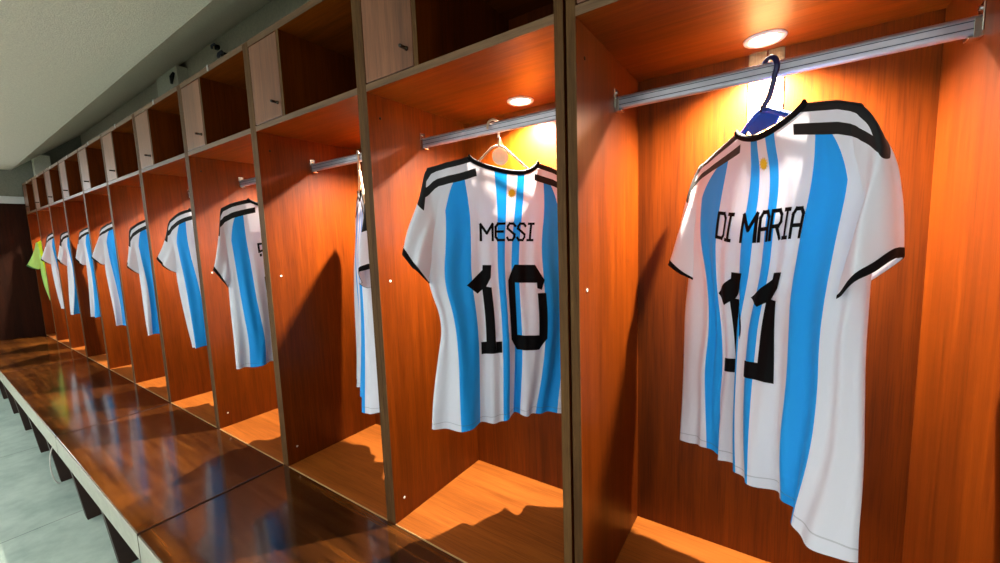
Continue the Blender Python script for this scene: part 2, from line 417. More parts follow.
# ------------------------------------------------------------------ jerseys
SH = [(.105, -.112), (.165, -.124), (.215, -.142), (.237, -.168), (.263, -.256)]      # shoulder line, neck -> sleeve
def shoulder_dist(s, t):
    a = abs(s); best = (9, 0); acc = 0
    for (x0, y0), (x1, y1) in zip(SH, SH[1:]):
        dx, dy = x1-x0, y1-y0; l = math.hypot(dx, dy)
        u = ((a-x0)*dx+(t-y0)*dy)/l/l
        last = (x1, y1) == SH[-1]; first = (x0, y0) == SH[0]
        uc = min(1 if not last else 1.5, max(0 if not first else -.2, u))
        dd = math.hypot(a-x0-dx*uc, t-y0-dy*uc)
        if dd < best[0]: best = (dd, acc+uc*l)
        acc += l
    return best[0], best[1]
ALEN = sum(math.hypot(b[0]-a[0], b[1]-a[1]) for a, b in zip(SH, SH[1:]))

def sh_t(a):
    pts = SH
    for (x0, y0), (x1, y1) in zip(pts, pts[1:]):
        if a <= x1: return y0+(y1-y0)*(a-x0)/(x1-x0)
    return pts[-1][1]
NK = .105
def body_bar(s, t):
    a = abs(s); l = sh_t(a) if a < .205 else sh_t(.205)-(a-.205)*.75
    l = l if a >= .105 else -.112+(.105-a)*.2
    return (l-t)*.93, a-.105
def top_t(s, front):
    a = abs(s)
    if a >= NK: return sh_t(a)
    dip = .10 if front else .036
    return -.112 - dip*(1-(a/NK)**2)**(.55 if front else .75)
WT = [(0, .218), (.12, .224), (.25, .226), (.34, .235), (.5, .242), (.75, .246), (1, .252)]
def W(v):
    for (a, x), (b, y) in zip(WT, WT[1:]):
        if v <= b:
            u = (v-a)/(b-a); return x+(y-x)*u
    return WT[-1][1]

GN, GM = 11, 8
def bsp(x, n):
    x = min(n-.001, max(0, x)); i = int(x); f = x-i
    w = ((i-1, .5*(1-f)**2), (i, .5+f-f*f), (i+1, .5*f*f))
    return [(min(n-1, max(0, k)), v) for k, v in w]
class Jersey:
    def __init__(self, hook, theta, cfg):
        self.c = cfg; self.th = math.radians(theta); self.hook = Vector(hook)
        self.ph = [cfg.get('ph', 0)*1.7+k*2.1 for k in range(6)]
    def hem(self, s):
        return -.898 + self.c.get('hem', 0)*abs(s)**2*4 + .004*math.sin(s*40+self.ph[0])
    def depth(self, s, t, front):
        """offset of the cloth towards the viewer (local)"""
        v = min(1, max(0, (-t-.11)/.79)); a = min(1, abs(s)/max(.01, W(v)*(1+self.c.get('wide', 0)*smooth(v, .1, .6))))
        th = .006 + self.c.get('thick', .034)*smooth(v, 0, .35)
        base = th*math.sqrt(max(0, 1-a**2.6))
        base *= 1 if a < 1 else 0
        o = -base if front else base
        A = self.c.get('wave', .010)*v**1.2
        k = 1.0 if not front else .8; q = 1.9 if front else 0
        o += A*k*(math.sin(s*46+self.ph[1]+q+v*.8)+.55*math.sin(s*83+self.ph[2]+q*2-v*1.3)+.35*math.sin(s*27+self.ph[3]))
        o += self.c.get('hw', .011)*v**4*(math.sin(s*58+self.ph[5])+.5*math.sin(s*97+self.ph[1])) * (1 if not front else .9)
        # fine drapes falling from the shoulders
        o += .0035*smooth(v, .08, .5)*math.sin(s*120+self.ph[4]+v*2.0)*(1 if not front else .5)
        f = self.c.get('fold')
        if f: o += f(s, t, v, front)
        return o
    def shift(self, s, t):
        v = min(1, max(0, (-t-.11)/.79))
        fx = self.c.get('foldx')
        return s + (fx(s, t, v) if fx else 0) + self.c.get('sway', 0)*v*v + self.c.get('skew', 0)*(t+.15) - s*self.c.get('narrow', 0)*v
    def warp(self, s, t):
        """smooth pull of the hanging cloth: quadratic B-spline grid of (dx, dz, depth) in millimetres"""
        g = self.c.get('pull')
        if not g: return 0.0, 0.0, 0.0
        r = [0.0, 0.0, 0.0]
        for i, wi in bsp((s+.36)/.72*GN, GN):
            for j, wj in bsp((-.08-t)/.88*GM, GM):
                p = g[i*GM+j]; w = wi*wj*.001
                r[0] += w*p[0]; r[1] += w*p[1]; r[2] += w*p[2]
        return r
    def P(self, s, t, front, extra=0.0):
        d = self.depth(s, t, front)+extra
        wx, wz, wd = self.warp(s, t)
        d += wd
        x = self.shift(s, t)+wx
        z = t+wz
        tz = self.c.get('tilt', 0)
        z += -tz*x
        return Vector((x, -d, z))                 # local: x lateral, -y towards the viewer
    def body(self):
        bm = bmesh.new(); pat = bm.loops.layers.uv.new('pat'); bar = bm.loops.layers.uv.new('bar'); bar2 = bm.loops.layers.uv.new('bar2'); sl = bm.verts.layers.float.new('is_sleeve')
        NA, NV = 96, 90; info = {}
        def mk(front):
            g = []
            for j in range(NV+1):
                v = j/NV; row = []
                for i in range(NA+1):
                    a = -1+2*i/NA
                    a = math.copysign(abs(a)**.92, a)
                    s = a*W(v)*(1+self.c.get('wide', 0)*smooth(v, .1, .6)); tt = top_t(a*W(0), front); hm = self.hem(s)
                    t = tt+(hm-tt)*v
                    if front and (abs(a) > .999):
                        row.append(mk.back[j][i]); continue
                    if front and j == 0 and abs(a*W(0)) >= NK:
                        row.append(mk.back[0][i]); continue
                    p = bm.verts.new(self.P(s, t, front)); info[p] = (s, t); row.append(p)
                g.append(row)
            return g
        mk.back = None
        back = mk(False); mk.back = back; front = mk(True)
        for g, fl in ((back, False), (front, True)):
            for j in range(NV):
                for i in range(NA):
                    q = [g[j][i], g[j+1][i], g[j+1][i+1], g[j][i+1]]
                    q2 = []
                    for x in q:
                        if x not in q2: q2.append(x)
                    if len(q2) < 3: continue
                    if fl: q2 = q2[::-1]
                    try: bm.faces.new(q2)
                    except ValueError: pass
        for f in bm.faces:
            for l in f.loops:
                s, t = info[l.vert]; l[pat].uv = (s+.5, t+1); d, al = body_bar(s, t); l[bar].uv = (d, al); l[bar2].uv = (d, al)
        bm.verts.index_update()
        return bm
    def sleeve(self, side):
        bm = bmesh.new(); pat = bm.loops.layers.uv.new('pat'); bar = bm.loops.layers.uv.new('bar'); bar2 = bm.loops.layers.uv.new('bar2'); sl = bm.verts.layers.float.new('is_sleeve')
        c = self.c; N, K = 48, 40; info = {}
        out = c.get('slv', {}).get(side, {})
        ex = out.get('ex', 0); dr = out.get('drop', 0); dp = out.get('dep', .0); rnd = out.get('round', .032)
        TP = [(.192, -.136), (.219, -.146), (.238, -.190), (.264+ex*.4, -.262-dr*.3), (.312+ex, -.380-dr)]
        BP = [(.203, -.395), (.208, -.402), (.214+ex*.2, -.412), (.226+ex*.5, -.425-dr*.6), (.238+ex*.8, -.440-dr*out.get('bd', 1.0))]
        def cr(P, u):
            n = len(P)-1; x = u*n; i = min(n-1, int(x)); f = x-i
            p0, p1, p2, p3 = P[max(0, i-1)], P[i], P[i+1], P[min(n, i+2)]
            return tuple(.5*((2*b)+(-a+cc)*f+(2*a-5*b+4*cc-dd)*f*f+(-a+3*b-3*cc+dd)*f**3) for a, b, cc, dd in zip(p0, p1, p2, p3))
        rings = []
        for k in range(K+1):
            u = k/K; t0, b0 = cr(TP, u), cr(BP, u)
            cx, cy = (t0[0]+b0[0])/2, (t0[1]+b0[1])/2; hx, hy = (t0[0]-b0[0])/2, (t0[1]-b0[1])/2
            th = .010+(rnd-.010)*smooth(u, .25, 1)
            ring = []
            for i in range(N):
                a = 2*PI*i/N
                ca, sa = math.cos(a), math.sin(a)
                s = side*(cx+hx*ca); t = cy+hy*ca
                w = .006*u*math.sin(3*a+self.ph[1]+side)+.004*u*math.sin(5*a+self.ph[2]+u*2)
                dep = (th+w)*math.copysign(abs(sa)**.8, sa) + dp*u*u
                # pinch towards the body fold
                wx, wz, wd = self.warp(math.copysign(min(abs(s), .21), s) if out.get('own') else s, t); dep += wd
                q = u*max(-1, min(1, dep/rnd)); x = self.shift(s, t) + side*w*.6 + wx - out.get('shear', 0)*q
                z = t + wz + w - self.c.get('tilt', 0)*x - out.get('low', .006)*q
                base = self.depth(side*.2, t, False)*0
                p = bm.verts.new(Vector((x, -dep-base, z))); p[sl] = 1.0; info[p] = (s, t, u, sa); ring.append(p)
            rings.append(ring)
        for A, B in zip(rings, rings[1:]):
            for i in range(N):
                q = (A[i], B[i], B[(i+1) % N], A[(i+1) % N])
                bm.faces.new(q if side > 0 else q[::-1])
        for f in bm.faces:
            near = sum(info[v][3] for v in f.verts) > -.1
            for l in f.loops:
                s, t, u, sa = info[l.vert]; l[pat].uv = (s+.5, t+1); d, al = shoulder_dist(s, t)
                l[bar].uv = (d, al)
                if near: d, al = body_bar(s, t); al += max(0, abs(s)-.236)*12
                l[bar2].uv = (d, al)
        # cuff ring = outer copy of the last loops
        cb = bmesh.new(); last = [[v.co.copy() for v in r] for r in rings[-3:]]
        R = []
        for r in last:
            cen = sum(r, Vector())/len(r)
            R.append([cb.verts.new(p+(p-cen).normalized()*.0012) for p in r])
        inner = [cb.verts.new(v.co.lerp(sum(last[-1], Vector())/N, .05)) for v in R[-1]]; R.append(inner)
        for A, B in zip(R, R[1:]):
            for i in range(N): cb.faces.new((A[i], B[i], B[(i+1) % N], A[(i+1) % N]) if side > 0 else (A[i], A[(i+1) % N], B[(i+1) % N], B[i]))
        return bm, cb
    def collar(self):
        bm = bmesh.new(); w = .0105; n = 64; loops = []
        for front in (False, True):
            rows = []
            for i in range(n+1):
                a = -NK+2*NK*i/n if not front else NK-2*NK*i/n
                t = top_t(a, front)
                sl = (top_t(a+.002, front)-top_t(a-.002, front))/.004; sl = max(-3, min(3, sl))
                nx, nt = -sl, 1.0; l = math.hypot(nx, nt); nx, nt = nx/l, nt/l
                row = []
                for (off, e) in ((-.003, .002), (.004, .0045), (w-.002, .003), (w, 0), (w-.002, -.003), (-.003, -.002)):
                    sgn = -1 if front else 1
                    row.append(bm.verts.new(self.P(a, t, front, 0) + Vector((nx*off, -sgn*e, nt*off))))
                rows.append(row)
            loops.append(rows)
        for rows in loops:
            for A, B in zip(rows, rows[1:]):
                for k in range(6): bm.faces.new((A[k], B[k], B[(k+1) % 6], A[(k+1) % 6]))
        bmesh.ops.recalc_face_normals(bm, faces=bm.faces[:])
        return bm
    def stroke(self, bm, pts, w, z=.0016):
        """flat printed stroke following the cloth (polyline in pattern space)"""
        for (x0, y0), (x1, y1) in zip(pts, pts[1:]):
            l = math.hypot(x1-x0, y1-y0)
            if l < 1e-6: continue
            dx, dy = (x1-x0)/l, (y1-y0)/l; nx, ny = -dy*w/2, dx*w/2
            e = w/2*.9; x0_, y0_, x1_, y1_ = x0-dx*e, y0-dy*e, x1+dx*e, y1+dy*e
            n = max(1, int((l+2*e)/.004)); prev = None
            for k in range(n+1):
                u = k/n; cx, cy = x0_+(x1_-x0_)*u, y0_+(y1_-y0_)*u
                cur = (bm.verts.new(self.P(cx+nx, cy+ny, False, z)), bm.verts.new(self.P(cx-nx, cy-ny, False, z)))
                if prev: bm.faces.new((prev[0], prev[1], cur[1], cur[0]))
                prev = cur
    def poly(self, bm, pts, z=.0016, step=.005):
        """filled polygon (pattern space) diced into fine strips so that it follows the cloth"""
        tmp = bmesh.new(); vs = [tmp.verts.new((x, y, 0)) for x, y in pts]; tmp.faces.new(vs)
        xs = [p[0] for p in pts]; ys = [p[1] for p in pts]
        for lo, hi, no in ((min(xs), max(xs), (1, 0, 0)), (min(ys), max(ys), (0, 1, 0))):
            q = math.floor(lo/step)*step+step
            while q < hi:
                co = (q, 0, 0) if no[0] else (0, q, 0)
                bmesh.ops.bisect_plane(tmp, geom=tmp.verts[:]+tmp.edges[:]+tmp.faces[:], plane_co=co, plane_no=no); q += step
        bmesh.ops.triangulate(tmp, faces=[f for f in tmp.faces if len(f.verts) > 4])
        mp = {v: bm.verts.new(self.P(v.co.x, v.co.y, False, z)) for v in tmp.verts}
        for f in tmp.faces: bm.faces.new([mp[v] for v in f.verts])
        tmp.free()

GL = {  # angular stroke letters in a unit box
 'M': ([[(0, 0), (0, .9)], [(0, .98), (.5, .42)], [(.5, .42), (1, .98)], [(1, .9), (1, 0)]], .034),
 'E': ([[(.95, 1), (.25, 1), (0, .8), (0, .2), (.25, 0), (.95, 0)], [(.05, .52), (.8, .52)]], .027),
 'S': ([[(1, .86), (.72, 1), (.22, 1), (0, .84), (0, .70), (1, .34), (1, .18), (.78, 0), (.2, 0), (0, .14)]], .025),
 'I': ([[(.5, 0), (.5, 1)], [(.1, 1), (.9, 1)], [(.1, 0), (.9, 0)]], .020),
 'D': ([[(0, 0), (0, 1), (.7, 1), (1, .82), (1, .16), (.75, 0), (0, 0)]], .026),
 'A': ([[(0, 0), (0, .82), (.25, 1), (.75, 1), (1, .82), (1, 0)], [(0, .42), (1, .42)]], .027),
 'R': ([[(0, 0), (0, 1), (.75, 1), (1, .84), (1, .6), (.75, .46), (.1, .46)], [(.55, .46), (1, 0)]], .026),
 'P': ([[(.12, .0), (.12, .08)], [(.0, .32), (.0, 1), (1, 1), (1, .5), (.2, .38)]], .028),
}
def lettering(J, bm, text, s0, s1, t0, h, gap=.0095, w=.0074):
    ws = [GL[c][1] if c != ' ' else .010 for c in text]; tot = sum(ws)+gap*(len(text)-1); k = (s1-s0)/tot; x = s0
    for c, cw in zip(text, ws):
        if c != ' ':
            for pl in GL[c][0]: J.stroke(bm, [(x+a*cw*k, t0+b*h) for a, b in pl], w)
        x += (cw+gap)*k
def digit_one(J, bm, x, t0, h, k=1.0, bl=.037, br=0.0):
    """x = left edge of stem, k = width factor, bl / br = foot to the left / right"""
    T = t0+h; X = lambda v: x+v*k
    J.poly(bm, [(X(.006), T), (X(.036), T), (X(.031), T-.038), (X(.013), T-.066), (X(-.017), T-.087), (X(-.048), T-.060), (X(.005), T-.0155)])
    J.poly(bm, [(X(0), t0), (X(.034), t0), (X(.031), T-.069), (X(.012), T-.066), (X(0), T-.0745)])
    J.poly(bm, [(x-bl, t0), (x, t0), (x, t0+.036), (x-bl, t0+.036)])
    if br: J.poly(bm, [(X(.034), t0), (X(.034)+br, t0), (X(.034)+br, t0+.034), (X(.034), t0+.034)])
def digit_zero(J, bm, x, t0, h, wd):
    a, b = x, x+wd; T = t0+h; s = .026
    J.poly(bm, [(a, t0+.035), (a+s, t0+.047), (a+s, T-.062), (a, T-.050)])
    J.poly(bm, [(a, T-.050), (a+s, T-.062), (a+s, T-.055), (b-s, T-.055), (b-s-.0, T-.072), (b-.012, T-.078), (b, T-.048), (b-.028, T), (a+.026, T)])
    J.poly(bm, [(b-s+.0, t0+.050), (b, t0+.034), (b, T-.088), (b-s, T-.088)])
    J.poly(bm, [(a, t0+.035), (a+.024, t0), (b-.024, t0), (b, t0+.034), (b-s, t0+.050), (b-s, t0+.047), (a+s, t0+.047)])
def digit_five(J, bm, x, t0, h):
    a, b = x, x+.11; T = t0+h
    J.poly(bm, [(a, T), (b, T), (b, T-.04), (a+.03, T-.04), (a+.03, T-.10), (a, T-.085)])
    J.poly(bm, [(a, T-.085), (a+.03, T-.10), (b-.02, T-.10), (b, T-.12), (b-.028, T-.14), (a, T-.14)])
    J.poly(bm, [(b, T-.12), (b, t0+.03), (b-.028, t0+.045), (b-.028, T-.14)])
    J.poly(bm, [(a, t0+.035), (a+.024, t0), (b-.024, t0), (b, t0+.03), (b-.028, t0+.045), (a+.028, t0+.045), (a+.028, t0+.065), (a, t0+.065)])
def crest(J, bm, s, t, r):
    n = 12; pts = []
    for k in range(2*n):
        a = PI*k/n; rr = r if k % 2 == 0 else r*.62
        pts.append((s+rr*math.cos(a)*.85, t+rr*math.sin(a)))
    J.poly(bm, pts, .0015, .012)

def build_jersey(name, hook, theta, cfg, label, mat='jersey'):
    J = Jersey(hook, theta, cfg)
    # local x -> (sin th, cos th), local -y -> towards the viewer
    L = empty(name, hook, PI/2-math.radians(theta), label=label, cat='jersey', group=cfg.get('group', 'football jerseys hanging in the lockers'))
    cx = cfg.get('cx', 0)
    rz = PI/2-math.radians(theta); cr_, sr_ = math.cos(rz), math.sin(rz)
    bay = [i for i in range(11) if XS[i+1] < hook[0] < XS[i]][0]; xa, xb = XS[bay+1]+.030, XS[bay]-.030
    def settle(bm):
        """cloth rests against the back and side panels instead of passing through them"""
        soft = lambda v, lim, k: v if v < lim else lim+k*(1-math.exp(-(v-lim)/k))
        for v in bm.verts:
            x, y = v.co.x+cx, v.co.y
            wx, wy = hook[0]+x*cr_-y*sr_, hook[1]+x*sr_+y*cr_
            wy = soft(wy, .405, .036)
            if wy > -.01: wx = -soft(-soft(wx, xb-.02, .02), -(xa+.02), .02)
            dx, dy = wx-hook[0], wy-hook[1]
            v.co.x, v.co.y = dx*cr_+dy*sr_-cx, -dx*sr_+dy*cr_
    def fin(n, bm, m, par=L, sm=True):
        settle(bm)
        o = bm_obj(n, bm, m, par, sm); 
        if par is L: o.location = (cx, 0, 0)
        return o
    fin('body', J.body(), M[mat])
    for side in (-1, 1):
        b, cf = J.sleeve(side)
        o = fin('sleeve', b, M[mat])
        settle(cf); cuff = bm_obj('cuff', cf, M['black'] if mat == 'jersey' else M['greentrim'], o, True)
    fin('collar', J.collar(), M['black'] if mat == 'jersey' else M['greentrim'])
    for kind, *a in cfg.get('print', []):
        bm = bmesh.new()
        if kind == 'name': lettering(J, bm, *a); fin('name_lettering', bm, M['print'], sm=False)
        elif kind == 'one': digit_one(J, bm, *a); fin('number_digit', bm, M['print'], sm=False)
        elif kind == 'zero': digit_zero(J, bm, *a); fin('number_digit', bm, M['print'], sm=False)
        elif kind == 'five': digit_five(J, bm, *a); fin('number_digit', bm, M['print'], sm=False)
        elif kind == 'crest': crest(J, bm, *a); fin('sun_emblem', bm, M['gold'], sm=False)
    return L, J
M['greentrim'] = plain('dark_green_cloth', srgb(60, 120, 60), .8)

def build_hanger(hook, theta, style, label, cx=0.0):
    """hanger seen from the viewer's side; local x lateral, z up, origin at rail centre"""
    L = empty('clothes_hanger', hook, PI/2-math.radians(theta), label=label, cat='clothes hanger', group='clothes hangers on the rails')
    mats = {'blue': ('blueplastic', 'navyplastic'), 'wire': ('beigewire', 'beigewire'), 'black': ('blackplastic', 'dark'), 'peach': ('peach', 'beigewire')}[style]
    r = .0052 if style == 'blue' else (.0033 if style == 'wire' else .0045)
    apex = (-.014+cx, -.076) if style == 'blue' else (cx*.5, -.050)
    bm = bmesh.new(); R = .0225
    pts = [(R*math.cos(a)*.9, R*math.sin(a)+.001) for a in [PI*1.08-PI*1.30*k/18 for k in range(19)]]
    pts = [(x, z) for x, z in pts]
    lx, lz = pts[-1]
    pts += [(lx-.003, lz-.014), (lx*.45+apex[0]*.55+.004, apex[1]+.022), (apex[0], apex[1]+.004), (apex[0], apex[1]-.004)]
    tube(bm, [(x, 0, z) for x, z in pts], [r*.8]+[r]*(len(pts)-1), 12)
    bm_obj('hook', bm, M[mats[1]], L, True)
    bm = bmesh.new(); T = -.116
    yoff = .002
    kk = .74 if style == 'blue' else .92
    for s in (-1, 1):
        arm = [(apex[0], apex[1]), (apex[0]+s*.02, apex[1]-.006), (s*.10*kk**.3+cx*.8, -.1245), (s*.17*kk+cx*.8, -.156), (s*.205*kk+cx*.8, -.180)]
        tube(bm, [(x, yoff, z) for x, z in arm], r*(1.25 if style == 'blue' else 1), 10)
    tube(bm, [(-.205*kk+cx*.8, yoff, -.180), (-.198*kk+cx*.8, yoff, -.194), (.198*kk+cx*.8, yoff, -.194), (.205*kk+cx*.8, yoff, -.180)], r*.9, 10)
    bm_obj('shoulder_bar', bm, M[mats[0]], L, True)
    if style == 'blue':
        bm = bmesh.new(); q = [(-.014, -.079), (.036, -.089), (.021, -.113), (-.042, -.121), (-.056, -.104)]
        q = [(x+cx, z) for x, z in q]
        A = [bm.verts.new((x, -.001, z)) for x, z in q]; B = [bm.verts.new((x, .003, z)) for x, z in q]
        bm.faces.new(A); bm.faces.new(B[::-1])
        for i in range(5): bm.faces.new((A[i], B[i], B[(i+1) % 5], A[(i+1) % 5]))
        bmesh.ops.recalc_face_normals(bm, faces=bm.faces[:])
        bm_obj('gusset', bm, M['blueplastic'], L)
    if style == 'wire':
        bm = bmesh.new()
        tube(bm, [(.022, .012, -.080), (.022, .0135, -.080)], .026, 36)
        A = [(.020, .0125, -.03), (.028, .0125, -.03), (.042, .0125, -.070), (.014, .0125, -.062)]
        a = [bm.verts.new(p) for p in A]; b = [bm.verts.new((p[0], p[1]+.001, p[2])) for p in A]
        bm.faces.new(a); bm.faces.new(b[::-1])
        for i in range(4): bm.faces.new((a[i], b[i], b[(i+1) % 4], a[(i+1) % 4]))
        bmesh.ops.recalc_face_normals(bm, faces=bm.faces[:])
        bm_obj('round_tag', bm, M['peach'], L)
    return L

